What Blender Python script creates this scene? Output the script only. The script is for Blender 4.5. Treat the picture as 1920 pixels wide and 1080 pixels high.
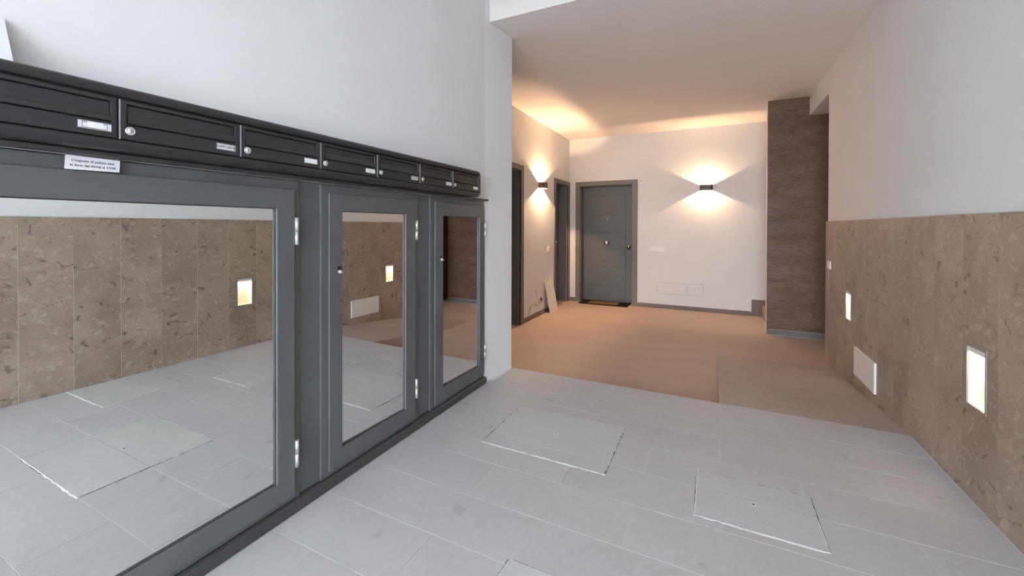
import bpy, bmesh, math, random
from mathutils import Vector, Matrix
random.seed(7)
for o in list(bpy.data.objects): bpy.data.objects.remove(o, do_unlink=True)
scene = bpy.context.scene
COL = scene.collection

# ------------------------------------------------------------------ camera
F_PX, YAW, PITCH, ROLL, CY = 767.77, .4575, -.0071, .0024, 430.7
H = 1.19                                   # eye height above the entrance floor
def axes():
    s, c, sp, cp = math.sin(YAW), math.cos(YAW), math.sin(PITCH), math.cos(PITCH)
    fwd = Vector((-s*cp, c*cp, sp)); r0 = Vector((c, s, 0)); u0 = r0.cross(fwd)
    cr, sr = math.cos(ROLL), math.sin(ROLL)
    return r0*cr + u0*sr, u0*cr - r0*sr, fwd
RGT, UP, FWD = axes()
cam_d = bpy.data.cameras.new('camera'); cam = bpy.data.objects.new('camera', cam_d); COL.objects.link(cam)
cam.matrix_world = Matrix(((RGT.x, UP.x, -FWD.x, 0), (RGT.y, UP.y, -FWD.y, 0), (RGT.z, UP.z, -FWD.z, H), (0, 0, 0, 1)))
cam_d.sensor_width = 36; cam_d.lens = F_PX/1920*36; cam_d.shift_y = (CY-540)/1920
cam_d.clip_start = .05
scene.camera = cam
def ray(u, v): return FWD + RGT*((u-960)/F_PX) - UP*((v-CY)/F_PX)
def onY(u, v, Y): r = ray(u, v); return Vector((0, 0, H)) + r*(Y/r.y)
def onX(u, v, X): r = ray(u, v); return Vector((0, 0, H)) + r*(X/r.x)

# ------------------------------------------------------------------ world, exposure
w = bpy.data.worlds.new('overcast_sky'); scene.world = w; w.use_nodes = True
bg = w.node_tree.nodes['Background']; bg.inputs[0].default_value = (.86, .95, 1.05, 1); bg.inputs[1].default_value = 18.5
vs = scene.view_settings
vs.view_transform = 'Standard'; vs.look = 'None'; vs.gamma = 1; vs.exposure = 0.05; vs.use_curve_mapping = False
WARM = (1.0, .62, .34)
SCONCE_W, NICHE_W = 47.0, .65

# ------------------------------------------------------------------ dimensions (metres)
WL, XM = -1.562, -1.569                    # entrance left wall, mirror plane
PIL = -1.521                               # pilaster face
XR = 1.019                                 # stone cladding face on the right
XRP = 1.034                                # plaster above it
YS = 3.103; XRL = .046; D = .155           # step edge, ramp's left edge, drop
YF, XLF = 7.183, -2.369                    # far wall, left wall of the back hall
YP, XPI = 6.041, .605                      # stone fin wall
YE = 5.12                                  # end of the right wall
ZC, ZB, ZL, ZE = 2.776, 2.768, 2.545, 3.12 # ceilings / beam / passage / entrance
ZW = 1.2514                                # top of stone cladding
YB = 2.764                                 # beam's near face
YO = -2.8                                  # entrance opening
YRE = 4.85                                 # foot of the ramp

# ------------------------------------------------------------------ materials
MATS = {}
def mat(name, col=(.5, .5, .5), rough=.5, metal=0., spec=.5, build=None):
    m = bpy.data.materials.new(name); m.use_nodes = True
    b = m.node_tree.nodes['Principled BSDF']
    b.inputs['Base Color'].default_value = (*col, 1); b.inputs['Roughness'].default_value = rough
    b.inputs['Metallic'].default_value = metal; b.inputs['Specular IOR Level'].default_value = spec
    if build: build(m.node_tree, b)
    MATS[name] = m; return m
def N(t, kind, **kw):
    n = t.nodes.new(kind)
    for k, v in kw.items():
        if k in n.inputs: n.inputs[k].default_value = v
        else: setattr(n, k, v)
    return n
def ramp(t, fac, stops):
    r = t.nodes.new('ShaderNodeValToRGB'); e = r.color_ramp.elements
    while len(e) < len(stops): e.new(.5)
    for i, (p, c) in enumerate(stops): e[i].position = p; e[i].color = (*c, 1) if len(c) == 3 else c
    t.links.new(fac, r.inputs[0]); return r.outputs[0]
def mixc(t, a, b, fac, mode='MIX'):
    m = t.nodes.new('ShaderNodeMix'); m.data_type = 'RGBA'; m.blend_type = mode
    for s, x in ((6, a), (7, b), (0, fac)):
        if hasattr(x, 'links') or hasattr(x, 'is_linked'): t.links.new(x, m.inputs[s])
        elif isinstance(x, (int, float)): m.inputs[s].default_value = x
        else: m.inputs[s].default_value = (*x, 1)
    return m.outputs[2]
def coords(t, scale=(1, 1, 1), rand=0.):
    g = t.nodes.new('ShaderNodeNewGeometry'); out = g.outputs['Position']
    if rand:
        oi = t.nodes.new('ShaderNodeObjectInfo')
        cx = N(t, 'ShaderNodeVectorMath', operation='SCALE'); cb = N(t, 'ShaderNodeCombineXYZ')
        for i in range(3):
            mu = N(t, 'ShaderNodeMath', operation='MULTIPLY'); mu.inputs[1].default_value = rand*(1+i*1.7)
            t.links.new(oi.outputs['Random'], mu.inputs[0]); t.links.new(mu.outputs[0], cb.inputs[i])
        ad = N(t, 'ShaderNodeVectorMath', operation='ADD'); t.links.new(out, ad.inputs[0]); t.links.new(cb.outputs[0], ad.inputs[1]); out = ad.outputs[0]
        t.nodes.remove(cx)
    mp = t.nodes.new('ShaderNodeMapping'); mp.inputs['Scale'].default_value = scale; t.links.new(out, mp.inputs[0])
    return mp.outputs[0]
def noise(t, vec, scale, detail=4, rough=.55, dist=0.):
    n = N(t, 'ShaderNodeTexNoise', Scale=scale, Detail=detail, Roughness=rough, Distortion=dist)
    t.links.new(vec, n.inputs['Vector']); return n.outputs[0]
def bump(t, b, h, strength, dist=.002):
    n = N(t, 'ShaderNodeBump', Strength=strength, Distance=dist); t.links.new(h, n.inputs['Height']); t.links.new(n.outputs[0], b.inputs['Normal'])
def plaster(col, var=.04):
    def f(t, b):
        v = coords(t); n1 = noise(t, v, .9, 3); n2 = noise(t, v, 60, 3)
        lo = tuple(x*(1-var) for x in col); hi = tuple(min(1, x*(1+var)) for x in col)
        c = ramp(t, n1, [(.3, lo), (.7, hi)])
        t.links.new(c, b.inputs['Base Color']); bump(t, b, n2, .12, .001)
    return f
mat('plaster', rough=.85, spec=.2, build=plaster((.775, .78, .785)))
mat('ceiling_paint', rough=.9, spec=.2, build=plaster((.85, .81, .78), .02))
def stone(scale, lo, hi, light, dark, rand=7., dk=.62):
    def f(t, b):
        v = coords(t, scale, rand)
        n1 = noise(t, v, 2.2, 5, .6, .4); c = ramp(t, n1, [(.32, lo), (.68, hi)])
        # pale shell fragments
        vo = N(t, 'ShaderNodeTexVoronoi', Scale=21.); wd = N(t, 'ShaderNodeTexNoise', Scale=8., Detail=5.)
        t.links.new(v, wd.inputs['Vector']); mx = N(t, 'ShaderNodeVectorMath', operation='MULTIPLY_ADD')
        t.links.new(wd.outputs['Color'], mx.inputs[0]); mx.inputs[1].default_value = (.26, .26, .26); t.links.new(v, mx.inputs[2])
        t.links.new(mx.outputs[0], vo.inputs['Vector'])
        sel = ramp(t, vo.outputs['Color'], [(.52, (0, 0, 0)), (.66, (1, 1, 1))]); ed = ramp(t, vo.outputs['Distance'], [(.28, (1, 1, 1)), (.52, (0, 0, 0))])
        mm = mixc(t, sel, ed, 1., 'MULTIPLY'); mf = N(t, 'ShaderNodeMath', operation='MULTIPLY'); t.links.new(mm, mf.inputs[0]); mf.inputs[1].default_value = .38
        c = mixc(t, c, light, mf.outputs[0])
        # dark pits and fossil flecks
        n3 = noise(t, v, 11, 6, .62, 1.2); dm = ramp(t, n3, [(dk, (0, 0, 0)), (dk+.09, (.75, .75, .75))])
        c = mixc(t, c, dark, dm)
        n4 = noise(t, v, 90, 2); c = mixc(t, c, ramp(t, n4, [(.3, (.86, .86, .86)), (.7, (1.1, 1.1, 1.1))]), 1., 'MULTIPLY')
        t.links.new(c, b.inputs['Base Color']); bump(t, b, n3, .08, .001)
    return f
mat('clad_stone', rough=.42, spec=.4, build=stone((1, 1, 1.25), (.262, .203, .158), (.405, .325, .258), (.55, .465, .385), (.10, .075, .058), 7., .585))
mat('fin_stone', rough=.5, spec=.35, build=stone((.9, .9, 3.2), (.124, .070, .047), (.200, .122, .088), (.29, .204, .160), (.05, .027, .018), 0., .56))
def tile(lo, hi, dark, spots=.69, scale=(1, 1, 1)):
    def f(t, b):
        v = coords(t, scale, 5.)
        n1 = noise(t, v, 1.6, 5, .6); c = ramp(t, n1, [(.3, lo), (.7, hi)])
        n2 = noise(t, v, 45, 4, .6); c = mixc(t, c, ramp(t, n2, [(.25, (.95, .95, .95)), (.75, (1.04, 1.04, 1.04))]), 1., 'MULTIPLY')
        n3 = noise(t, v, 9, 3, .5, .3); c = mixc(t, c, dark, ramp(t, n3, [(spots, (0, 0, 0)), (spots+.05, (.45, .45, .45))]))
        t.links.new(c, b.inputs['Base Color']); bump(t, b, n2, .06, .001)
        r = N(t, 'ShaderNodeMapRange'); t.links.new(n1, r.inputs[0]); r.inputs[3].default_value = .5; r.inputs[4].default_value = .66
        t.links.new(r.outputs[0], b.inputs['Roughness'])
    return f
mat('grey_tile', spec=.35, build=tile((.44, .433, .437), (.50, .492, .497), (.30, .29, .29), .675))
mat('hatch_tile', spec=.35, build=tile((.46, .467, .457), (.52, .527, .515), (.37, .375, .365), .73))
mat('back_floor_lamplit', spec=.3, build=tile((.475, .365, .305), (.535, .42, .355), (.39, .30, .25), .75, (.5, 2.2, 1)))  # entrance tile turned brown, the lamps' warm light put into the colour
mat('grout', (.66, .655, .645), .9, spec=.1)
def rough_grout(t, b):
    v = coords(t); n = noise(t, v, 22, 5, .75)
    t.links.new(ramp(t, n, [(.36, (.07, .07, .07)), (.46, (.30, .30, .30)), (.56, (.62, .63, .62))]), b.inputs['Base Color']); bump(t, b, n, .6, .003)
mat('pale_mortar', rough=.95, spec=.1, build=lambda t, b: t.links.new(ramp(t, noise(t, coords(t), 30, 5, .7), [(.33, (.35, .35, .35)), (.45, (.62, .63, .62)), (.7, (.74, .75, .74))]), b.inputs['Base Color']))
mat('crumbled_grout', rough=.95, spec=.1, build=rough_grout)
def metalpaint(col, var=.08):
    def f(t, b):
        v = coords(t); n = noise(t, v, 5, 4)
        t.links.new(ramp(t, n, [(.3, tuple(x*(1-var) for x in col)), (.7, tuple(x*(1+var) for x in col))]), b.inputs['Base Color'])
        n2 = noise(t, v, 260, 2); bump(t, b, n2, .05, .0005)
    return f
mat('cabinet_paint', rough=.42, spec=.5, build=metalpaint((.105, .110, .114)))
mat('plinth_paint', rough=.45, spec=.45, build=metalpaint((.05, .052, .055)))
mat('mailbox_paint', rough=.34, spec=.5, build=metalpaint((.024, .0255, .0275)))
mat('door_paint', rough=.5, spec=.4, build=metalpaint((.115, .128, .134), .05))
mat('door_frame_paint', rough=.5, spec=.4, build=metalpaint((.17, .168, .16), .05))
mat('mirror_glass', (.84, .86, .85), .0, 1.)
mat('steel', (.78, .77, .75), .42, .75)
mat('aluminium', (.55, .55, .57), .4, .6)
mat('chrome', (.8, .8, .8), .12, 1.)
mat('dark_slot', (.012, .012, .012), .6)
mat('paper', (.82, .83, .86), .8, spec=.2)
mat('label_paper', (.72, .72, .73), .6, spec=.3)
mat('clear_plastic', (.34, .35, .36), .18, spec=.6)
mat('ink', (.02, .02, .025), .8)
mat('white_plastic', (.90, .89, .87), .4)
mat('gap_grey', (.40, .39, .38), .8)
mat('white_panel', (.78, .76, .73), .5)
mat('skirting', rough=.5, spec=.35, build=stone((1, 1, 1), (.15, .125, .11), (.21, .18, .16), (.26, .22, .2), (.09, .075, .065)))
mat('fin_skirting', rough=.45, spec=.35, build=stone((1, 1, 1), (.15, .14, .135), (.205, .195, .19), (.26, .25, .24), (.09, .085, .08)))
mat('sconce_paint', (.07, .055, .042), .45)
mat('niche_white', (.82, .76, .68), .6)
mat('niche_frame', (.27, .24, .22), .45)
mat('lamp_glow', (.8, .7, .6), .5)
b = MATS['lamp_glow'].node_tree.nodes['Principled BSDF']; b.inputs['Emission Color'].default_value = (*WARM, 1); b.inputs['Emission Strength'].default_value = 12
def peel(t, b):
    n = noise(t, coords(t), 14, 5, .65)
    t.links.new(ramp(t, n, [(.35, (.32, .25, .19)), (.5, (.55, .47, .40)), (.64, (.70, .65, .60))]), b.inputs['Base Color']); bump(t, b, n, .5, .004)
mat('peeling', rough=.95, spec=.1, build=peel)
def peel2(t, b):
    n = noise(t, coords(t), 12, 5, .65)
    t.links.new(ramp(t, n, [(.36, (.50, .43, .37)), (.5, (.68, .62, .56)), (.62, (.80, .77, .74))]), b.inputs['Base Color']); bump(t, b, n, .5, .004)
mat('peel_pale', rough=.95, spec=.1, build=peel2)
def matfib(c0, c1):
    def f(t, b):
        n = noise(t, coords(t, (1, 6, 1)), 60, 3); t.links.new(ramp(t, n, [(.35, c0), (.65, c1)]), b.inputs['Base Color']); bump(t, b, n, .8, .004)
    return f
mat('mat_dark', rough=.95, spec=.05, build=matfib((.012, .010, .009), (.035, .03, .026)))
mat('mat_brown', rough=.95, spec=.05, build=matfib((.16, .105, .06), (.26, .18, .11)))
mat('wood_step', rough=.55, build=tile((.36, .26, .19), (.42, .31, .23), (.3, .2, .15), .75))
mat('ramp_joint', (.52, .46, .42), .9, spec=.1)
mat('ramp_stone_lamplit', spec=.3, build=tile((.40, .335, .30), (.455, .385, .345), (.32, .26, .23), .74))  # between entrance tile and back floor, lamp warmth mixed into the colour
mat('passage_dark', (.035, .022, .016), .5)  # near black, so the added passage door stands for the shade there
mat('pavement', (.42, .41, .40), .9)

# ------------------------------------------------------------------ mesh helpers
def link(o, parent=None):
    COL.objects.link(o)
    if parent is not None: o.parent = parent
    return o
def mesh_obj(name, verts, faces, m, parent=None, smooth=False):
    me = bpy.data.meshes.new(name); me.from_pydata([tuple(v) for v in verts], [], faces); me.materials.append(MATS[m]); me.update()
    if smooth: me.polygons.foreach_set('use_smooth', [True]*len(me.polygons))
    return link(bpy.data.objects.new(name, me), parent)
BF = [(0, 3, 2, 1), (4, 5, 6, 7), (0, 1, 5, 4), (1, 2, 6, 5), (2, 3, 7, 6), (3, 0, 4, 7)]
def boxes(name, bl, m, parent=None, bevel=0, seg=2):
    V, Fc = [], []
    for (x0, x1, y0, y1, z0, z1) in bl:
        x0, x1 = sorted((x0, x1)); y0, y1 = sorted((y0, y1)); z0, z1 = sorted((z0, z1))
        n = len(V); V += [(x0, y0, z0), (x1, y0, z0), (x1, y1, z0), (x0, y1, z0), (x0, y0, z1), (x1, y0, z1), (x1, y1, z1), (x0, y1, z1)]
        Fc += [tuple(n+i for i in f) for f in BF]
    o = mesh_obj(name, V, Fc, m, parent)
    if bevel: bevel_mesh(o, bevel, seg)
    return o
def bevel_mesh(o, wd, seg=2):
    bm = bmesh.new(); bm.from_mesh(o.data); es = [e for e in bm.edges if len(e.link_faces) == 2 and e.calc_face_angle(0) > .6]
    bmesh.ops.bevel(bm, geom=es, offset=wd, segments=seg, affect='EDGES', profile=.5); bm.to_mesh(o.data); bm.free()
def rect_minus(r, holes):                  # r, holes = (a0, a1, b0, b1) -> rectangles covering r without the holes
    a0, a1, b0, b1 = r
    hs = [h for h in holes if h[0] < a1-1e-6 and h[1] > a0+1e-6 and h[2] < b1-1e-6 and h[3] > b0+1e-6]
    if not hs: return [r]
    A = sorted({a0, a1, *[min(max(x, a0), a1) for h in hs for x in h[:2]]}); B = sorted({b0, b1, *[min(max(x, b0), b1) for h in hs for x in h[2:]]})
    out = []
    for i in range(len(A)-1):
        for j in range(len(B)-1):
            ca, cb = (A[i]+A[i+1])/2, (B[j]+B[j+1])/2
            if not any(h[0] < ca < h[1] and h[2] < cb < h[3] for h in hs): out.append((A[i], A[i+1], B[j], B[j+1]))
    return out
def holed(name, r, holes, m, parent=None, plane='yz', d0=0, d1=.1):
    """a slab with rectangular holes, one clean mesh without inner faces"""
    a0, a1, b0, b1 = r; P = lambda a, b, d: {'yz': (d, a, b), 'xz': (a, d, b), 'xy': (a, b, d)}[plane]
    A = sorted({a0, a1, *[min(max(x, a0), a1) for h in holes for x in h[:2]]}); B = sorted({b0, b1, *[min(max(x, b0), b1) for h in holes for x in h[2:]]})
    full = {}
    for i in range(len(A)-1):
        for j in range(len(B)-1):
            ca, cb = (A[i]+A[i+1])/2, (B[j]+B[j+1])/2
            full[i, j] = not any(h[0] < ca < h[1] and h[2] < cb < h[3] for h in holes)
    bm = bmesh.new(); vc = {}
    def V(a, b, d):
        k = (round(a, 6), round(b, 6), d)
        if k not in vc: vc[k] = bm.verts.new(P(a, b, d))
        return vc[k]
    for (i, j), ok in full.items():
        if not ok: continue
        x0, x1, y0, y1 = A[i], A[i+1], B[j], B[j+1]
        for d in (d0, d1): bm.faces.new([V(x0, y0, d), V(x1, y0, d), V(x1, y1, d), V(x0, y1, d)])
        for (di, dj, p, q) in ((-1, 0, (x0, y0), (x0, y1)), (1, 0, (x1, y0), (x1, y1)), (0, -1, (x0, y0), (x1, y0)), (0, 1, (x0, y1), (x1, y1))):
            if not full.get((i+di, j+dj), False): bm.faces.new([V(*p, d0), V(*q, d0), V(*q, d1), V(*p, d1)])
    bmesh.ops.recalc_face_normals(bm, faces=bm.faces)
    me = bpy.data.meshes.new(name); bm.to_mesh(me); bm.free(); me.materials.append(MATS[m])
    return link(bpy.data.objects.new(name, me), parent)
def cyl(name, p0, p1, r, m, parent=None, n=16, r1=None, smooth=True):
    p0, p1 = Vector(p0), Vector(p1); d = (p1-p0).normalized(); a = d.orthogonal().normalized(); b_ = d.cross(a); r1 = r if r1 is None else r1
    V = []
    for p, rr in ((p0, r), (p1, r1)):
        V += [p + (a*math.cos(2*math.pi*i/n) + b_*math.sin(2*math.pi*i/n))*rr for i in range(n)]
    Fc = [(i, (i+1) % n, n+(i+1) % n, n+i) for i in range(n)] + [tuple(range(n-1, -1, -1)), tuple(range(n, 2*n))]
    o = mesh_obj(name, V, Fc, m, parent)
    if smooth:
        for p in o.data.polygons: p.use_smooth = len(p.vertices) == 4
    return o
def lathe(name, base, axis, prof, m, parent=None, n=20):   # prof = [(radius, distance along axis)]
    base, axis = Vector(base), Vector(axis).normalized(); a = axis.orthogonal().normalized(); b_ = axis.cross(a); V, Fc = [], []
    for r, h in prof: V += [base + axis*h + (a*math.cos(2*math.pi*i/n) + b_*math.sin(2*math.pi*i/n))*max(r, 1e-4) for i in range(n)]
    for k in range(len(prof)-1): Fc += [(k*n+i, k*n+(i+1) % n, (k+1)*n+(i+1) % n, (k+1)*n+i) for i in range(n)]
    Fc += [tuple(range(n-1, -1, -1)), tuple(range((len(prof)-1)*n, len(prof)*n))]
    return mesh_obj(name, V, Fc, m, parent, True)
def prism(name, prof, axis, a0, a1, m, parent=None, smooth=False):
    """extrude a closed 2-D outline; axis y: prof=(x,z); axis x: prof=(y,z); axis z: prof=(x,y)"""
    P = {'y': lambda p, a: (p[0], a, p[1]), 'x': lambda p, a: (a, p[0], p[1]), 'z': lambda p, a: (p[0], p[1], a)}[axis]; n = len(prof)
    V = [P(p, a0) for p in prof] + [P(p, a1) for p in prof]
    Fc = [tuple(range(n)), tuple(range(2*n-1, n-1, -1))] + [(i, n+i, n+(i+1) % n, (i+1) % n) for i in range(n)]
    o = mesh_obj(name, V, Fc, m, parent)
    bm = bmesh.new(); bm.from_mesh(o.data); bmesh.ops.recalc_face_normals(bm, faces=bm.faces); bm.to_mesh(o.data); bm.free()
    return o
def text(name, body, size, loc, rot, m, parent=None, depth=.0003):
    cu = bpy.data.curves.new(name, 'FONT'); cu.body = body; cu.size = size; cu.align_x = 'CENTER'; cu.align_y = 'CENTER'; cu.extrude = depth; cu.resolution_u = 2
    tmp = bpy.data.objects.new('tmp', cu); COL.objects.link(tmp); bpy.context.view_layer.update()
    me = bpy.data.meshes.new_from_object(tmp.evaluated_get(bpy.context.evaluated_depsgraph_get())); bpy.data.objects.remove(tmp, do_unlink=True)
    me.materials.clear(); me.materials.append(MATS[m]); me.name = name
    me.transform(Matrix.Translation(loc) @ rot.to_4x4())
    return link(bpy.data.objects.new(name, me), parent)
def empty(name, loc):
    o = bpy.data.objects.new(name, None); o.location = loc; o.empty_display_size = .1; return link(o)
def adopt(root):                           # parts were built in world space: keep them there under the Empty
    mi = Matrix.Translation(root.location).inverted()
    for c in root.children: c.matrix_parent_inverse = mi
def tag(o, label, cat, group=None):
    o['label'] = label; o['category'] = cat
    if group: o['group'] = group
    return o
def struct(o, label=None):
    o['kind'] = 'structure'
    if label: o['label'] = label
    return o

# ================================================================== SETTING
# ---- entrance floor: grout bed with tiles, hatches cut out
HATCH = [(-1.150, -.460, 1.950, 2.476), (-.070, .392, 1.842, 2.200), (-.656, .018, .755, 1.310), (.440, 1.000, 1.210, 1.680)]
floor = struct(holed('floor', (WL, XR+.1, YO, YS-.02), [], 'grout', None, 'xy', -.16, -.0012), 'grey tiled entrance floor with light joints')
def tile_piece(x0, x1, y0, y1, parent, m='grey_tile', g=.0020):
    h_ = g*.5; rs = rect_minus((x0+h_, x1-h_, y0+g, y1-g), HATCH)
    if not rs: return
    if len(rs) == 1:
        r = rs[0]; return boxes('floor_tile', [(r[0], r[1], r[2], r[3], -.015, 0)], m, parent)
    return holed('floor_tile', (x0+h_, x1-h_, y0+g, y1-g), HATCH, m, parent, 'xy', -.015, 0)
ROW0, PR, LT = 1.02, .2585, .667
def row(y0, y1, phase, xa, xb, parent=floor):
    k = math.floor((xa-phase)/LT); x = phase+k*LT
    while x < xb-1e-4:
        a, b_ = max(x, xa), min(x+LT, xb)
        if b_-a > .01: tile_piece(a, b_, y0, y1, parent)
        x += LT
XT0, XT1 = WL+.012, XR-.004
for k in range(-16, 6):
    y0 = ROW0+k*PR; ph = -.30 if k % 2 == 0 else .035
    row(max(y0, YO), y0+PR, ph, XT0, XT1)
y5 = ROW0+6*PR                             # 2.571
row(y5, 2.766, -.30, XT0, XRL); row(y5, y5+PR, -.30, XRL, XT1)
boxes('step_tread', [(PIL-.0, XRL-.001, 2.768, YS, -.03, 0)], 'grey_tile', floor, .003)
row(y5+PR, YS, .035, XRL, XT1)
boxes('step_riser', [(PIL-.9, XRL-.001, YS-.02, YS-.006, -D, -.03)], 'grey_tile', floor)

# ---- lower floor, ramp
fb = struct(boxes('floor_back', [(-2.7, 2.7, YS-.02, 7.6, -D-.12, -D)], 'back_floor_lamplit'), 'smooth floor of the back hall with lamp warmth in its brown colour')
def zr(y): return -D*(y-YS)/(YRE-YS)
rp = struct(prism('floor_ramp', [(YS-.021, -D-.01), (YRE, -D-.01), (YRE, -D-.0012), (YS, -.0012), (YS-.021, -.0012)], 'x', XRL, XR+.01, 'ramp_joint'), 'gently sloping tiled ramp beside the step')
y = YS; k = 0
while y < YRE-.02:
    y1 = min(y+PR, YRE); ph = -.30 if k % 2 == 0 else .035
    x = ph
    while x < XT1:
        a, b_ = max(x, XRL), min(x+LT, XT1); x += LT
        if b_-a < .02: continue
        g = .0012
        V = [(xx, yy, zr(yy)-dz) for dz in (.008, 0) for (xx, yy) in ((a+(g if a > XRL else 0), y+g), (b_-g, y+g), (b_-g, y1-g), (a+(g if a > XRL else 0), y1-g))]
        mesh_obj('ramp_tile', V, BF, 'ramp_stone_lamplit', rp)
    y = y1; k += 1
boxes('ramp_kerb', [(XRL-.004, XRL, YS-.004, YS+.02, -D, -.001)], 'grey_tile', rp)
prism('ramp_side', [(YS, -D), (YRE, -D), (YS, -.0005)], 'x', XRL-.006, XRL+.0005, 'back_floor_lamplit', rp)

# ---- left wall of the entrance with the cabinet niche; pilaster; beam
NY0, NY1, NZ1 = -.60, 2.702, 1.383
wl = struct(holed('wall_left', (YO, NY1, -.1, ZE), [(NY0, NY1, -.2, NZ1)], 'plaster', None, 'yz', -1.80, WL), 'white plastered entrance wall behind the mailboxes')
boxes('niche_back', [(-1.80, -1.70, NY0-.05, NY1+.05, -.1, NZ1+.05)], 'plaster', wl)
we = prism('wall_left_end', [(XLF-.25, NY1), (WL, NY1), (PIL, YS-.006), (XLF-.25, YS-.006)], 'z', -D-.05, ZE, 'plaster')
bm = bmesh.new(); bm.from_mesh(we.data); bmesh.ops.bevel(bm, geom=[e for e in bm.edges if all(abs(v.co.x-PIL) < 1e-4 for v in e.verts) and abs(e.verts[0].co.z-e.verts[1].co.z) > 1], offset=.012, segments=4, affect='EDGES'); bm.to_mesh(we.data); bm.free()
struct(we, 'white plastered corner where the left wall ends')
struct(boxes('trim_1', [(-1.60, XRP+.2, YB, YS-.006, ZB, ZE)], 'ceiling_paint'), 'ceiling beam across the entrance')
struct(boxes('ceiling_entrance', [(-1.9, 1.4, YO, YB+.1, ZE, ZE+.15)], 'ceiling_paint'), 'entrance ceiling')
struct(boxes('ceiling', [(XLF-.25, 2.7, YS-.006, YF+.4, ZC, ZC+.2)], 'ceiling_paint'), 'plain ceiling of the back hall')

# ---- right wall: plaster above, stone slabs below, with two recessed lights
NI = [(2.390, 2.537, .410, .678), (4.255, 4.402, .415, .662)]
wr = struct(holed('wall_right', (YO, YE-.015, -.2, ZE), NI, 'plaster', None, 'yz', XRP, XRP+.22), 'white plaster wall above brown stone cladding')
PW = .2645; k = -15
while True:
    y0 = .991+k*PW; y1 = y0+PW; k += 1
    if y0 > YE-.02: break
    y1 = min(y1, YE) if y1 < YE-.05 or y1 > YE else YE
    if YE-y1 < .06: y1 = YE
    g = .0009
    holes = [h for h in NI if h[0] < y1 and h[1] > y0]
    holed('stone_slab', (max(y0+g, YO), y1-g, -.19, ZW), holes, 'clad_stone', wr, 'yz', XR, XRP-.001)
    if y1 >= YE: break
holed('slab_joint', (YO, YE-.004, -.19, ZW-.003), NI, 'grout', wr, 'yz', XR+.0008, XRP-.0015)
struct(boxes('wall_passage', [(XRP+.22, 2.7, 4.9, YE-.015, -.2, ZC)], 'plaster'), 'side of the dark passage')
struct(boxes('ceiling_passage', [(XRP, 2.7, YE-.015, YP, ZL, ZC)], 'plaster'), 'lowered ceiling of the passage')
struct(boxes('wall_passage_end', [(2.6, 2.8, 4.9, YF+.2, -.3, ZC)], 'plaster'), 'end of the passage')

# ---- stone fin wall
fin = struct(holed('wall_fin', (XPI+.004, 2.6, -D, ZC), [(1.26, 2.05, -.5, 2.1)], 'plaster', None, 'xz', YP+.012, YP+.17), 'dark brown stone clad wall beside the stairs')
zs = [-.085, .18]
while zs[-1] < ZC-.3: zs.append(zs[-1]+.265)
zs.append(ZC)
for i in range(len(zs)-1):
    for (xa, xb) in ((XPI, 1.26), (2.05, 2.6)):
        boxes('stone_slab', [(xa, xb, YP+.0003*(i % 2), YP+.0115, zs[i]+.00005, zs[i+1]-.00005)], 'fin_stone', fin)
boxes('fin_skirting', [(XPI-.002, 1.26, YP-.012, YP+.011, -D+.002, -.088)], 'fin_skirting', fin, .002)
boxes('skirting_joint', [(XPI, 1.26, YP-.008, YP+.010, -.0878, -.0852), (XPI, 1.26, YP-.014, YP, -D, -D+.003)], 'grout', fin)

boxes('stone_slab', [(1.26, 2.05, YP, YP+.0115, 2.1, ZC)], 'fin_stone', fin)
d4 = empty('added_dark_door', (1.59, YP+.1, -D)); struct(d4, 'added dark door that darkens the passage behind the right wall')  # added door, put there to darken the passage seen in the mirror
boxes('door_leaf', [(1.265, 2.04, YP+.11, YP+.15, -D+.002, 2.095)], 'passage_dark', d4)
boxes('leaf_panel', [(1.34, 1.94, YP+.105, YP+.11, -D+.12, .85)], 'passage_dark', d4, .002); boxes('leaf_panel', [(1.34, 1.94, YP+.105, YP+.11, .97, 1.98)], 'passage_dark', d4, .002)
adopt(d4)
# ---- far wall with the apartment door opening
D1 = (-2.165, -1.250, -D, 1.925)
wb = struct(holed('wall_back', (XLF-.25, 2.7, -.3, ZC), [(D1[0], D1[1], -.4, D1[3])], 'plaster', None, 'xz', YF, YF+.28), 'white far wall of the back hall')
boxes('wall_backing', [(D1[0]-.1, D1[1]+.1, YF+.28, YF+.33, -.3, 2.1)], 'dark_slot', wb)
# ---- left wall of the back hall with two door openings
D2 = (6.445, 7.105, -D, 1.930); D3 = (4.240, 5.072, -D, 1.960)
wk = struct(holed('wall_left_back', (YS-.006, YF, -.3, ZC), [(D2[0], D2[1], -.4, D2[3]), (D3[0], D3[1], -.4, D3[3])], 'plaster', None, 'yz', XLF-.25, XLF), 'white left wall of the back hall')
boxes('wall_backing', [(XLF-.30, XLF-.25, 4.1, 7.2, -.3, 2.1)], 'dark_slot', wk)
# entrance front with wide opening to the street, pavement outside
struct(holed('wall_front', (-1.9, 1.4, -.1, ZE), [(-1.50, .98, -.2, 2.25)], 'plaster', None, 'xz', YO-.2, YO), 'entrance front with the street opening')
struct(boxes('pavement', [(-14, 14, -16, YO-.2, -.25, -.05)], 'pavement'), 'street pavement outside')

# ---- skirting boards
SZ = -.088
struct(boxes('baseboard_back', [(-1.160, .522, YF-.012, YF, -D, SZ), (.522, .662, YF-.012, YF, -D, .094), (XLF+.012, -2.247, YF-.012, YF, -D, SZ)], 'skirting'), 'brown stone skirting along the far wall')
boxes('stair_skirting', [(.662, .95, YF-.012, YF, .016, .094)], 'skirting', bpy.data.objects['baseboard_back'])
struct(boxes('baseboard_left', [(XLF, XLF+.012, 5.157, 6.372, -D, SZ), (XLF, XLF+.012, 3.2, 4.155, -D, SZ)], 'skirting'), 'brown stone skirting below the left wall')

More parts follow.
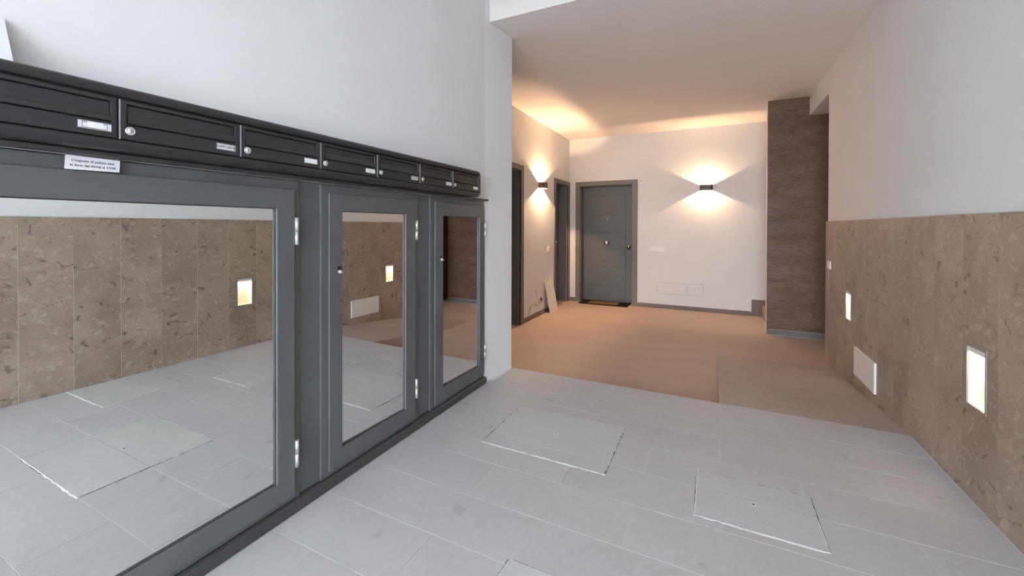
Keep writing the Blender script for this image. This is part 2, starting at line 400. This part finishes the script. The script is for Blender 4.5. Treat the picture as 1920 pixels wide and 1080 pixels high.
# ================================================================== DOORS
def leaf_panels(parent, P, a0, a1, zs, m):
    for z0, z1 in zip(zs[:-1], zs[1:]): P(a0, a1, z0+.005, z1-.005)
# door_1, far wall
d1 = empty('door_1', (-1.70, YF, -D)); struct(d1, 'grey panelled apartment door with chrome knob in the far wall')
x0, x1, zt = D1[0], D1[1], D1[3]
boxes('door_frame', [(x0-.082, x0, YF-.016, YF+.02, -D, zt+.075), (x1, x1+.09, YF-.016, YF+.02, -D, zt+.075), (x0, x1, YF-.016, YF+.02, zt, zt+.075)], 'door_frame_paint', d1, .003)
boxes('door_lining', [(x0, x0+.012, YF+.02, YF+.24, -D, zt), (x1-.012, x1, YF+.02, YF+.24, -D, zt), (x0, x1, YF+.02, YF+.24, zt-.012, zt)], 'door_frame_paint', d1)
YL = YF+.17
leaf = boxes('door_leaf', [(x0+.012, x1-.012, YL, YL+.045, -D+.012, zt-.012)], 'door_paint', d1)
zg = [onY(1140, v, YL).z for v in (544, 537, 501, 468, 435, 402, 366)]
zg[0] = -D+.02
xg0, xg1, xg2 = x0+.012, onY(1173, 450, YL).x, x1-.012
xi = onY(1108, 450, YL).x
boxes('leaf_stile', [(xg0+.001, xi-.004, YL-.006, YL, zg[0], zg[-1]-.004)], 'door_paint', leaf, .002)
boxes('leaf_stile', [(xg1+.004, xg2-.001, YL-.006, YL, zg[0], zg[-1]-.004)], 'door_paint', leaf, .002)
boxes('leaf_rail', [(xg0+.001, xg2-.001, YL-.006, YL, zg[-1]+.004, zt-.014)], 'door_paint', leaf, .002)
for z0, z1 in zip(zg[:-1], zg[1:]):
    boxes('leaf_panel', [(xi, xg1, YL-.008, YL, z0+.007, z1-.007)], 'door_paint', leaf, .003)
kp = onY(1138, 455, YL-.006); lathe('door_knob', kp, (0, -1, 0), [(.046, 0), (.046, .006), (.018, .010), (.015, .03), (.038, .045), (.043, .062), (.033, .078), (.0, .083)], 'chrome', leaf)
kp = onY(1179, 464, YL-.006); lathe('lock_escutcheon', kp, (0, -1, 0), [(.038, 0), (.038, .008), (.033, .012), (.018, .014), (.016, .03), (.0, .032)], 'chrome', leaf)
lathe('keyhole', kp+Vector((-.004, -.0145, -.01)), (0, -1, 0), [(.024, 0), (.024, .004), (0, .0042)], 'dark_slot', leaf)
kp = onY(1139, 411, YL-.006); lathe('peephole', kp, (0, -1, 0), [(.012, 0), (.011, .004), (.006, .005), (0, .0052)], 'steel', leaf)
adopt(d1)
# door_2 and door_3, left wall of the back hall
def side_door(name, R, fw0, fw1, top, label):
    d = empty(name, (XLF, (R[0]+R[1])/2, -D)); struct(d, label); y0, y1, zt = R[0], R[1], R[3]
    boxes('door_frame', [(XLF-.02, XLF+.016, y0-fw0, y0, -D, zt+top), (XLF-.02, XLF+.016, y1, y1+fw1, -D, zt+top), (XLF-.02, XLF+.016, y0, y1, zt, zt+top)], 'door_frame_paint', d, .003)
    boxes('door_lining', [(XLF-.24, XLF-.02, y0, y0+.012, -D, zt), (XLF-.24, XLF-.02, y1-.012, y1, -D, zt), (XLF-.24, XLF-.02, y0, y1, zt-.012, zt)], 'door_frame_paint', d)
    XL = XLF-.17
    lf = boxes('door_leaf', [(XL-.045, XL, y0+.012, y1-.012, -D+.012, zt-.012)], 'door_paint', d)
    zz = [-D+.02, .1, .45, .8, 1.15, 1.5, zt-.1]
    for a, b_ in zip(zz[:-1], zz[1:]): boxes('leaf_panel', [(XL, XL+.006, y0+.10, y1-.10, a+.004, b_-.004)], 'door_paint', lf, .003)
    lathe('door_knob', (XL+.006, (y0+y1)/2, .92), (1, 0, 0), [(.034, 0), (.034, .006), (.013, .010), (.012, .03), (.032, .05), (.026, .074), (.0, .078)], 'chrome', lf)
    adopt(d); return d
side_door('door_2', D2, .073, .072, .07, 'grey door in the left wall beside the corner')
side_door('door_3', D3, .085, .085, .075, 'grey door in the left wall next to the corner of the wall')

# ---- stairs behind the fin wall (structure, each step a part)
st = struct(empty('floor_stairs', (.64, 6.7, -D)), 'stair flight rising behind the stone wall')
xs = .66
for i in range(6):
    boxes('stair_step', [(xs+i*.29, 2.6, YP+.172, YF-.013, -D+i*.17, -D+(i+1)*.17)], 'wood_step', st, .003)
adopt(st)

# ================================================================== MIRROR CABINET
cab = empty('meter_cabinet', (XM, 1.1, 0)); tag(cab, 'dark grey built-in wall cabinet with three mirrored doors under the mailboxes', 'cabinet')
CASE = [(-.56, 1.151), (1.258, 1.924), (2.040, 2.700)]
DOOR = [(-.525, 1.122), (1.293, 1.887), (2.077, 2.684)]
MIRR = [(-.44, 1.046), (1.365, 1.804), (2.160, 2.616)]
XC, XD, XI = -1.5665, -1.5535, -1.577
z0c, z1c, z0d, z1d, z0m, z1m = .052, 1.380, .074, 1.341, .156, 1.262
def ring(name, y0, y1, a0, a1, Y0, Y1, A0, A1, xb, xf, m, parent, bev):
    """mitred rectangular frame: outer y0..y1,a0..a1, inner Y0..Y1,A0..A1, four bars mitred at the corners"""
    O = [(y0, a0), (y1, a0), (y1, a1), (y0, a1)]; I = [(Y0, A0), (Y1, A0), (Y1, A1), (Y0, A1)]
    V = [(x, *p) for x in (xb, xf) for p in O+I]; Fc = []
    for i in range(4):
        j = (i+1) % 4
        Fc += [(i, j, 4+j, 4+i), (8+i, 12+i, 12+j, 8+j), (i, 8+i, 8+j, j), (4+i, 4+j, 12+j, 12+i)]
    o = mesh_obj(name, V, Fc, m, parent)
    bm = bmesh.new(); bm.from_mesh(o.data); bmesh.ops.recalc_face_normals(bm, faces=bm.faces); bm.to_mesh(o.data); bm.free()
    if bev: bevel_mesh(o, bev, 2)
    return o
for (y0, y1), (e0, e1) in zip(CASE, DOOR):
    ring('door_casing', y0, y1, z0c, z1c, e0+.012, e1-.012, z0d+.012, z1d-.012, -1.66, XC, 'cabinet_paint', cab, .0025)
boxes('infill_panel', [(-1.66, XI, 1.151, 1.258, z0c, z1c)], 'cabinet_paint', cab)
boxes('infill_panel', [(-1.66, XI, 1.924, 2.040, z0c, z1c)], 'cabinet_paint', cab)
boxes('back_panel', [(-1.69, -1.665, -.56, 2.70, z0c, z1c)], 'dark_slot', cab)
boxes('top_shelf', [(-1.66, -1.527, -.58, 2.699, 1.3835, 1.397)], 'plinth_paint', cab, .002)
prism('plinth', [(-1.66, .002), (-1.546, .002), (-1.546, .040), (-1.552, .046), (-1.563, .050), (-1.66, .050)], 'y', -.58, 2.706, 'plinth_paint', cab)
hz = [((.189, .300), (1.113, 1.226))]*3
for n, ((y0, y1), (Y0, Y1)) in enumerate(zip(DOOR, MIRR)):
    dr = ring('cabinet_door', y0, y1, z0d, z1d, Y0, Y1, z0m, z1m, XC+.0015, XD, 'cabinet_paint', cab, .002)
    mg = boxes('mirror_pane', [(XM-.006, XM, Y0-.006, Y1+.006, z0m-.006, z1m+.006)], 'mirror_glass', dr)
    if n:                                  # the two narrow panes sit slightly twisted in their frames
        for v in mg.data.vertices: v.co.x += .0135*(v.co.y-(Y0+Y1)/2)
    ring('mirror_bead', Y0-.004, Y1+.004, z0m-.004, z1m+.004, Y0+.0035, Y1-.0035, z0m+.0035, z1m-.0035, XM-.002, XM+.005, 'plinth_paint', dr, 0)
    for (a, b_) in ((.189, .300), (1.113, 1.226)):
        h_ = cyl('hinge', (XD+.003, y1+.007, a), (XD+.003, y1+.007, (a+b_)/2-.001), .0075, 'steel', dr)
        cyl('hinge_knuckle', (XD+.003, y1+.007, (a+b_)/2+.001), (XD+.003, y1+.007, b_), .0075, 'steel', dr)
        boxes('hinge_leaf', [(XC, XD+.002, y1+.0005, y1+.005, a+.006, b_-.006)], 'steel', dr)
    if n:
        yl = (Y0+y0)/2+.015; zl = .981
        boxes('lock_plate', [(XD, XD+.003, yl-.007, yl+.007, zl-.004, zl+.024)], 'dark_slot', dr)
        lathe('lock_cylinder', (XD, yl+.001, zl), (1, 0, 0), [(.0085, 0), (.0085, .010), (.006, .012), (0, .0122)], 'steel', dr)
        boxes('key', [(XD+.010, XD+.026, yl-.0015, yl+.0035, zl-.003, zl)], 'steel', dr)
adopt(cab)

# ================================================================== MAILBOXES
XF = -1.469; MZ0, MZ1 = 1.430, 1.5395
EDGE = [-.11, .212, .534, .856, 1.178, 1.499, 1.821, 2.143, 2.458]
fr = empty('mailbox_surround', (XF, 1.1, 1.383)); tag(fr, 'long black rounded metal surround holding the row of mailboxes on the wall', 'mailbox frame')
def rrect(y0, y1, z0, z1, r, n=6):
    out = []
    for cy_, cz_, a in ((y1-r, z1-r, 0), (y0+r, z1-r, 90), (y0+r, z0+r, 180), (y1-r, z0+r, 270)):
        out += [(cy_+r*math.cos(math.radians(a+90*i/n)), cz_+r*math.sin(math.radians(a+90*i/n))) for i in range(n+1)]
    return out
def tube_ring(name, profs, m, parent):
    """loft of closed outlines [(x, outline)], open ended"""
    n = len(profs[0][1]); V = [(x, *p) for x, pr in profs for p in pr]; Fc = []
    for k in range(len(profs)-1): Fc += [(k*n+i, k*n+(i+1) % n, (k+1)*n+(i+1) % n, (k+1)*n+i) for i in range(n)]
    o = mesh_obj(name, V, Fc, m, parent, True); bm = bmesh.new(); bm.from_mesh(o.data); bmesh.ops.recalc_face_normals(bm, faces=bm.faces); bm.to_mesh(o.data); bm.free()
    return o
ya, yb, za, zb = -.32, 2.484, 1.3985, 1.577
oin = rrect(EDGE[0]-.012, EDGE[-1]+.004, MZ0-.004, MZ1+.008, .006)
profs = [(WL+.001, rrect(ya, yb, za, zb, .026)), (XF-.016, rrect(ya, yb, za, zb, .026))]
for t_ in (22, 45, 68, 90):
    s_ = .016*(1-math.cos(math.radians(t_))); profs.append((XF-.016+.020*math.sin(math.radians(t_)), rrect(ya+s_, yb-s_*.6, za+s_, zb-s_, .022)))
profs += [(XF+.003, oin), (XF-.012, oin)]
tube_ring('surround_shell', profs, 'mailbox_paint', fr)
boxes('surround_back', [(WL+.001, XF-.012, EDGE[0]-.012, EDGE[-1]+.004, MZ0-.004, MZ1+.008)], 'dark_slot', fr)
adopt(fr)
LAB = ['dark mailbox whose clear label holder carries a small crooked white sticker',
       'dark mailbox with a bold printed name strip, beside the clear label holder',
       'black mailbox with a wide blank white strip, fifth from the rounded end of the row',
       'black mailbox with a white name strip, fourth from the rounded end of the row',
       'black mailbox with a dark printed name strip, third from the rounded end of the row',
       'black mailbox with a short white strip, second from the rounded end of the row',
       'black mailbox with a small white strip, last one at the rounded end of the row']
ROTX = Matrix(((0, 0, 1), (1, 0, 0), (0, 1, 0)))   # text facing +X, reading along +Y
for n in range(0, 8):
    y0, y1 = EDGE[n]+.0035, EDGE[n+1]-.0035
    mb = empty('mailbox', (XF, (y0+y1)/2, MZ0))
    tag(mb, 'dark mailbox at the end of the row furthest from the rounded end' if n == 0 else LAB[n-1], 'mailbox', 'mailboxes in the wall row')
    yf0, yf1, zf0, zf1 = y0+.0145, y1-.013, 1.4725, 1.5285
    ring('face_door', y0, y1, MZ0, MZ1, yf0, yf1, zf0, zf1, XF-.010, XF, 'mailbox_paint', mb, .002)
    prism('flap', [(XF-.009, zf0+.001), (XF+.0055, zf0+.0015), (XF+.0065, zf0+.004), (XF+.004, zf0+.013), (XF-.001, zf0+.020), (XF-.0055, zf0+.028), (XF-.0065, zf1-.0025), (XF-.009, zf1-.001)], 'y', yf0+.0018, yf1-.0018, 'mailbox_paint', mb)
    boxes('edge_strip', [(XF-.009, XF+.0008, y0-.0022, y0-.0002, MZ0, MZ1)], 'aluminium', mb)
    ly, lz = y0+.021, 1.4555
    lathe('lock', (XF, ly, lz), (1, 0, 0), [(.0115, 0), (.0115, .002), (.0105, .0035), (.0085, .0036), (.0080, .0028), (.0062, .0030), (.0060, .005), (0, .0052)], 'steel', mb)
    boxes('keyhole', [(XF+.0052, XF+.0056, ly-.0008, ly+.0008, lz-.0035, lz+.003)], 'dark_slot', mb)
    pw = [.06, .066, .060, .060, .060, .058, .060, .058][n]; py1 = y1-.012; py0 = py1-pw; pz = 1.4545
    pl = boxes('label_holder', [(XF, XF+.0018, py0, py1, pz-.0105, pz+.0105)], 'clear_plastic', mb, .0006)
    if n == 1:
        for yy in (py0+.004, py1-.004): boxes('holder_clip', [(XF+.0018, XF+.003, yy-.003, yy+.003, pz-.008, pz+.008)], 'label_paper', pl)
        boxes('name_strip', [(XF+.0018, XF+.0022, py0+.009, py1-.010, pz-.006, pz+.0055)], 'label_paper', pl)
        boxes('name_sticker', [(XF+.0022, XF+.0025, py0+.018, py1-.017, pz-.0065, pz+.0085)], 'paper', pl)
    elif n in (2, 5):
        boxes('name_strip', [(XF+.0018, XF+.0022, py0+.002, py1-.005, pz-.0085, pz+.0085)], 'label_paper', pl)
        text('name_lettering', 'NAPCIANI' if n == 2 else 'CICA', .0125 if n == 2 else .019, Vector((XF+.0024, (py0+py1)/2-.0015, pz)), ROTX, 'ink', pl)
    else:
        boxes('name_strip', [(XF+.0018, XF+.0022, py0+.0015, py1-.002, pz-.009, pz+.009)], 'paper', pl)
        if n in (4, 6): boxes('name_line', [(XF+.0022, XF+.0023, py0+.012, py1-.016, pz-.001, pz+.0005)], 'clear_plastic', pl)
    adopt(mb)

# paper notice taped to the first cabinet door's casing
pn = empty('paper_notice', (XC, .51, 1.345)); tag(pn, 'small white paper notice with two printed lines taped below the mailboxes', 'notice')
prism('paper_sheet', [(.4545, 1.3805), (.4525, 1.342), (.5655, 1.345), (.567, 1.3795)], 'x', XD+.0004, XD+.0009, 'paper', pn)
text('notice_lettering', "L'impresa di pulizie sarà", .0092, Vector((XD+.0011, .510, 1.3675)), ROTX, 'ink', pn)
text('notice_lettering', 'in ferie dal 05/08 al 17/08', .0092, Vector((XD+.0011, .510, 1.3545)), ROTX, 'ink', pn)
adopt(pn)
# board leaning on the wall above the mailboxes
lb = empty('leaning_board', (-1.50, .2, 1.578)); tag(lb, 'thin white card leaning on the wall on top of the mailbox row', 'card')
prism('card_sheet', [(-1.4985, 1.5785), (-1.4955, 1.5790), (-1.5565, 1.6960), (-1.5590, 1.6945)], 'y', .12, .352, 'paper', lb)
V = []; Fc = []
for i in range(25):                        # faint raised curve on the card
    a = math.radians(-60+i*6); 
    for r in (.045, .048):
        s_ = .5+r*math.sin(a)/.13; V.append((-1.4955-.061*s_+.0012, .285+r*math.cos(a), 1.579+.117*s_))
for i in range(24): Fc.append((2*i, 2*i+1, 2*i+3, 2*i+2))
mesh_obj('card_crease', V, Fc, 'clear_plastic', lb)
adopt(lb)

# ================================================================== FLOOR HATCHES
HL = ['large stone floor hatch beside the step, framed by a pale grout line', 'smaller stone floor hatch with a rough cracked edge, towards the stone clad wall',
      'stone floor hatch with a lifting hole, standing in the middle before the widest mirrored door', 'greenish stone floor hatch right against the stone clad wall']
for i, (x0, x1, y0, y1) in enumerate(HATCH):
    hb = empty('floor_hatch', ((x0+x1)/2, (y0+y1)/2, -.0)); tag(hb, HL[i], 'floor hatch', 'stone hatches in the entrance floor')
    e = .0075
    # grout rim: a thick pale bead along the near edge, thin cracked mortar on the other sides
    rnd = random.Random(i+3)
    def bead(name, p, q, w0, m, hgt):
        p, q = Vector((*p, 0)), Vector((*q, 0)); d_ = (q-p).normalized(); nn = Vector((-d_.y, d_.x, 0)); V, Fc = [], []; n = int((q-p).length/.012)
        wv = w0
        for k in range(n+1):
            c = p+(q-p)*k/n; wv = min(max(wv+rnd.uniform(-.25, .25)*w0, .45*w0), 1.35*w0); jt = rnd.uniform(-.12, .12)*w0
            V += [c+nn*(jt-wv/2)+Vector((0, 0, .0002)), c+nn*jt+Vector((0, 0, hgt)), c+nn*(jt+wv/2)+Vector((0, 0, .0002))]
        for k in range(n):
            a = 3*k; Fc += [(a, a+3, a+4, a+1), (a+1, a+4, a+5, a+2)]
        mesh_obj(name, V, Fc, m, hb)
    m5 = .005
    bead('grout_bead', (x0, y0+m5), (x1, y0+m5), .011, 'pale_mortar', .0022)
    for p_, q_ in (((x1-m5, y0), (x1-m5, y1)), ((x1, y1-m5), (x0, y1-m5)), ((x0+m5, y1), (x0+m5, y0))):
        bead('grout_bead', p_, q_, .0065, 'pale_mortar' if (i+int(p_[0] > q_[0])) % 2 else 'crumbled_grout', .0012)
    boxes('edge_crack', [(x0+.0005, x1-.0005, y0+.0005, y1-.0005, -.0010, -.0003)], 'dark_slot', hb)
    ys = [y0+e] + [ROW0+k*PR for k in range(-12, 8) if y0+e+.05 < ROW0+k*PR < y1-e-.05] + [y1-e]
    for k, (a, b_) in enumerate(zip(ys[:-1], ys[1:])):
        boxes('cover_tile', [(x0+e, x1-e, a+(.001 if k else 0), b_-(.001 if k < len(ys)-2 else 0), -.0009, .0015)], 'hatch_tile', hb)
    cx_, cy_ = (x0+x1)/2, (y0+y1)/2+.005
    lathe('lifting_hole', (cx_, cy_, .0015), (0, 0, 1), [(.011, 0), (.011, .001), (.008, .0014), (.006, .0008), (0, .0007)], 'steel', hb)
    cyl('hole_core', (cx_-.002, cy_, .0022), (cx_-.002, cy_, .0026), .005, 'dark_slot', hb)
    adopt(hb)

# ================================================================== LIGHTS
def sconce(base, nrm, label, power):
    """up-and-down wall lamp: open shell with rounded corners, lamp inside"""
    base, nrm = Vector(base), Vector(nrm); side = Vector((0, 0, 1)).cross(nrm); W2, HH, DP, r, th = .092, .045, .092, .03, .004
    root = empty('wall_sconce', base); tag(root, label, 'wall lamp', 'up and down wall lamps')
    def outl(w_, d_, rr):
        pts = [(-w_, 0.002)]
        pts += [(-w_+rr-rr*math.cos(math.radians(a)), d_-rr+rr*math.sin(math.radians(a))) for a in range(0, 91, 15)]
        pts += [(w_-rr+rr*math.sin(math.radians(a)), d_-rr+rr*math.cos(math.radians(a))) for a in range(0, 91, 15)]
        return pts + [(w_, 0.002)]
    O, I = outl(W2, DP, r), outl(W2-th, DP-th, r-th); n = len(O)
    P = lambda p, z: base + side*p[0] + nrm*p[1] + Vector((0, 0, z))
    V = [P(p, -HH) for p in O]+[P(p, HH) for p in O]+[P(p, -HH) for p in I]+[P(p, HH) for p in I]; Fc = []
    for i in range(n-1): Fc += [(i, i+1, n+i+1, n+i), (2*n+i, 3*n+i, 3*n+i+1, 2*n+i+1), (n+i, n+i+1, 3*n+i+1, 3*n+i), (i, 2*n+i, 2*n+i+1, i+1)]
    sh = mesh_obj('lamp_shell', V, Fc, 'sconce_paint', root)
    c = [base + side*s*(W2-.01) + nrm*d_ + Vector((0, 0, z)) for d_ in (.001, .006) for (s, z) in ((-1, -.04), (1, -.04), (1, .04), (-1, .04))]
    mesh_obj('back_plate', c, BF, 'sconce_paint', root)
    cyl('lamp_holder', base+nrm*.006, base+nrm*.046, .008, 'white_plastic', root)
    adopt(root)
    L = bpy.data.lights.new('sconce_bulb', 'POINT'); L.energy = power; L.color = WARM; L.shadow_soft_size = .006
    lo = bpy.data.objects.new('sconce_bulb', L); lo.location = base+nrm*.058; link(lo)
    return root
sconce((-.106, YF, 1.815), (0, -1, 0), 'bronze box wall lamp glowing up and down on the far wall', SCONCE_W)
sconce((XLF, 5.79, 1.818), (1, 0, 0), 'bronze box wall lamp glowing up and down between the two side doors', SCONCE_W*1.75)

for i, (y0, y1, z0, z1) in enumerate(NI):
    rt = empty('recessed_wall_light', (XR, (y0+y1)/2, z0)); tag(rt, ['glowing recessed light in the stone cladding opposite the mirrored doors', 'glowing recessed light in the stone cladding above the white cover panel'][i], 'recessed light', 'recessed lights in the stone cladding')
    dp = .105; t_ = .004
    boxes('housing', [(XR+dp, XR+dp+t_, y0+.001, y1-.001, z0+.001, z1-.001)] + [(XR+.002, XR+dp, y0+.001, y0+.001+t_, z0+.001, z1-.001), (XR+.002, XR+dp, y1-.001-t_, y1-.001, z0+.001, z1-.001),
          (XR+.002, XR+dp, y0+.001+t_, y1-.001-t_, z0+.001, z0+.001+t_), (XR+.002, XR+dp, y0+.001+t_, y1-.001-t_, z1-.001-t_, z1-.001)], 'niche_white', rt)
    ring('rim', y0-.003, y1+.003, z0-.003, z1+.003, y0+.005, y1-.005, z0+.004, z1-.010, XR-.003, XR+.003, 'niche_frame', rt, 0)
    boxes('lamp_baffle', [(XR+.004, XR+.008, y0+.006, y1-.006, z1-.034, z1-.006)], 'niche_white', rt)
    lathe('lamp_base', (XR+.06, (y0+y1)/2, z0+.0052), (0, 0, 1), [(.008, 0), (.008, .006), (.004, .008), (0, .0085)], 'steel', rt)
    adopt(rt)
    L = bpy.data.lights.new('recessed_lamp', 'AREA'); L.shape = 'RECTANGLE'; L.size = .05; L.size_y = .10; L.energy = NICHE_W; L.color = (1, .76, .52)
    lo = bpy.data.objects.new('recessed_lamp', L); lo.location = (XR+.045, (y0+y1)/2, z1-.012); link(lo)

# ================================================================== SMALL THINGS
def plate(name, c, nrm, w_, h_, label, cat='switch', rockers=2, group='wall switches'):
    c, nrm = Vector(c), Vector(nrm); side = Vector((0, 0, 1)).cross(nrm)
    r = empty(name, c); tag(r, label, cat, group)
    def bx(nm, s0, s1, z0, z1, d0, d1, m, bev=.001):
        p0 = c+side*s0+nrm*d0; p1 = c+side*s1+nrm*d1; boxes(nm, [(p0.x, p1.x, p0.y, p1.y, c.z+z0, c.z+z1)], m, r, bev)
    bx('cover_plate', -w_/2, w_/2, -h_/2, h_/2, 0, .008, 'white_plastic', .002)
    iw = w_*.62
    for k in range(rockers): bx('rocker', -iw/2+k*iw/rockers+.001, -iw/2+(k+1)*iw/rockers-.001, -h_*.28, h_*.28, .008, .013, 'white_plastic')
    adopt(r); return r
plate('light_switch', (-.915, YF, .825), (0, -1, 0), .115, .078, 'white light switch on the far wall beside the grey panelled door', rockers=3)
plate('light_switch', (-.785, YF, .815), (0, -1, 0), .115, .078, 'white light switch on the far wall, further from the panelled door', rockers=2)
plate('light_switch', (XLF, 6.13, .835), (1, 0, 0), .115, .08, 'white switch on the left wall above the leaning plank', rockers=2)
plate('light_switch', (XR, 4.955, .825), (-1, 0, 0), .115, .08, 'white switch on the brown stone cladding near its end', rockers=2)
# white access cover on the stone
cp = empty('access_cover', (XR, 3.95, .02)); tag(cp, 'flat white rectangular cover panel low on the stone cladding', 'cover panel')
boxes('cover_panel', [(XR-.014, XR, 3.66, 4.12, .030, .248)], 'white_panel', cp, .002)
for yy in (3.675, 4.105): cyl('screw', (XR-.0155, yy, .13), (XR-.014, yy, .13), .004, 'white_plastic', cp, 10)
adopt(cp)
for nm, x0, x1, lab in (('a', -.842, -.398, 'wide white flush hatch low on the far wall'), ('b', -.368, -.146, 'small square white flush hatch low on the far wall')):
    rt = empty('wall_hatch', ((x0+x1)/2, YF, .09)); tag(rt, lab, 'wall hatch', 'flush hatches in the far wall')
    ring2 = [(x0-.004, x0, YF-.0012, YF, .086, .272), (x1, x1+.004, YF-.0012, YF, .086, .272), (x0, x1, YF-.0012, YF, .086, .090), (x0, x1, YF-.0012, YF, .268, .272)]
    boxes('hatch_gap', ring2, 'gap_grey', rt)
    boxes('hatch_cover', [(x0+.001, x1-.001, YF-.004, YF, .091, .267)], 'plaster', rt, .001)
    adopt(rt)
# hook beside the door
hk = empty('wall_hook', (-1.112, YF, 1.965)); tag(hk, 'tiny metal bracket on the far wall beside the door head', 'bracket')
boxes('hook_plate', [(-1.122, -1.100, YF-.004, YF, 1.935, 1.995)], 'steel', hk, .001); cyl('hook_arm', (-1.111, YF-.004, 1.975), (-1.111, YF-.04, 1.975), .008, 'niche_frame', hk); adopt(hk)
# doormat
dm = empty('doormat', (-1.73, 7.09, -D)); tag(dm, 'thin dark doormat with a brown middle in front of the panelled door', 'doormat')
boxes('mat_border', [(-2.14, -1.29, 6.985, 7.33, -D, -D+.012)], 'mat_dark', dm, .003); boxes('mat_field', [(-1.98, -1.47, 7.03, 7.29, -D+.012, -D+.016)], 'mat_brown', dm, .002); adopt(dm)
# leaning plank
lp = empty('leaning_plank', (-2.28, 6.12, -D)); tag(lp, 'short white board leaning against the left wall by the side door', 'board')
def sheet(name, p, nrm_t, m, parent):      # p = four corners of the front face
    p = [Vector(q) for q in p]; nn = (p[1]-p[0]).cross(p[3]-p[0]).normalized()*nrm_t
    o = mesh_obj(name, [*p, *[q-nn for q in p]], [(0, 1, 2, 3), (7, 6, 5, 4), (0, 4, 5, 1), (1, 5, 6, 2), (2, 6, 7, 3), (3, 7, 4, 0)], m, parent)
    bm = bmesh.new(); bm.from_mesh(o.data); bmesh.ops.recalc_face_normals(bm, faces=bm.faces); bm.to_mesh(o.data); bm.free(); return o
sheet('plank', [(-2.268, 5.985, -D), (-2.262, 6.292, -D), (-2.345, 6.262, .345), (-2.345, 5.93, .352)], .018, 'white_panel', lp)
cyl('plank_hole', (-2.3395, 6.02, .325), (-2.3355, 6.02, .3255), .012, 'peeling', lp); adopt(lp)
# flaking plaster on the left wall near the floor
def patch(name, pts, m, parent, d=.0015):
    V = [(XLF+d, y_, z_) for y_, z_ in pts] + [(XLF+.0002, y_, z_) for y_, z_ in pts]; n = len(pts)
    mesh_obj(name, V, [tuple(range(n))] + [(i, (i+1) % n, n+(i+1) % n, n+i) for i in range(n)], m, parent)
def blob(cy_, cz_, ry, rz, seed, n=44, ang=0.):
    r_ = random.Random(seed); k_ = 1.; out = []
    for i in range(n):
        k_ = min(max(k_+r_.uniform(-.22, .22), .55), 1.15); a = 2*math.pi*i/n; p, q = ry*math.cos(a)*k_, rz*math.sin(a)*k_
        out.append((cy_+p*math.cos(ang)-q*math.sin(ang), cz_+p*math.sin(ang)+q*math.cos(ang)))
    return out
for c, m in (((5.70, .04, .19, .085, 1), 'peel_pale'), ((5.40, -.005, .075, .018, 2, 30, .9), 'peeling'), ((5.47, .03, .05, .012, 8, 24, .9), 'peeling'), ((5.60, .24, .09, .03, 3), 'peel_pale'), ((5.84, .15, .05, .10, 4), 'peel_pale'), ((5.66, .16, .02, .06, 5), 'peeling')): patch('peeled_plaster', blob(*c), m, wk)
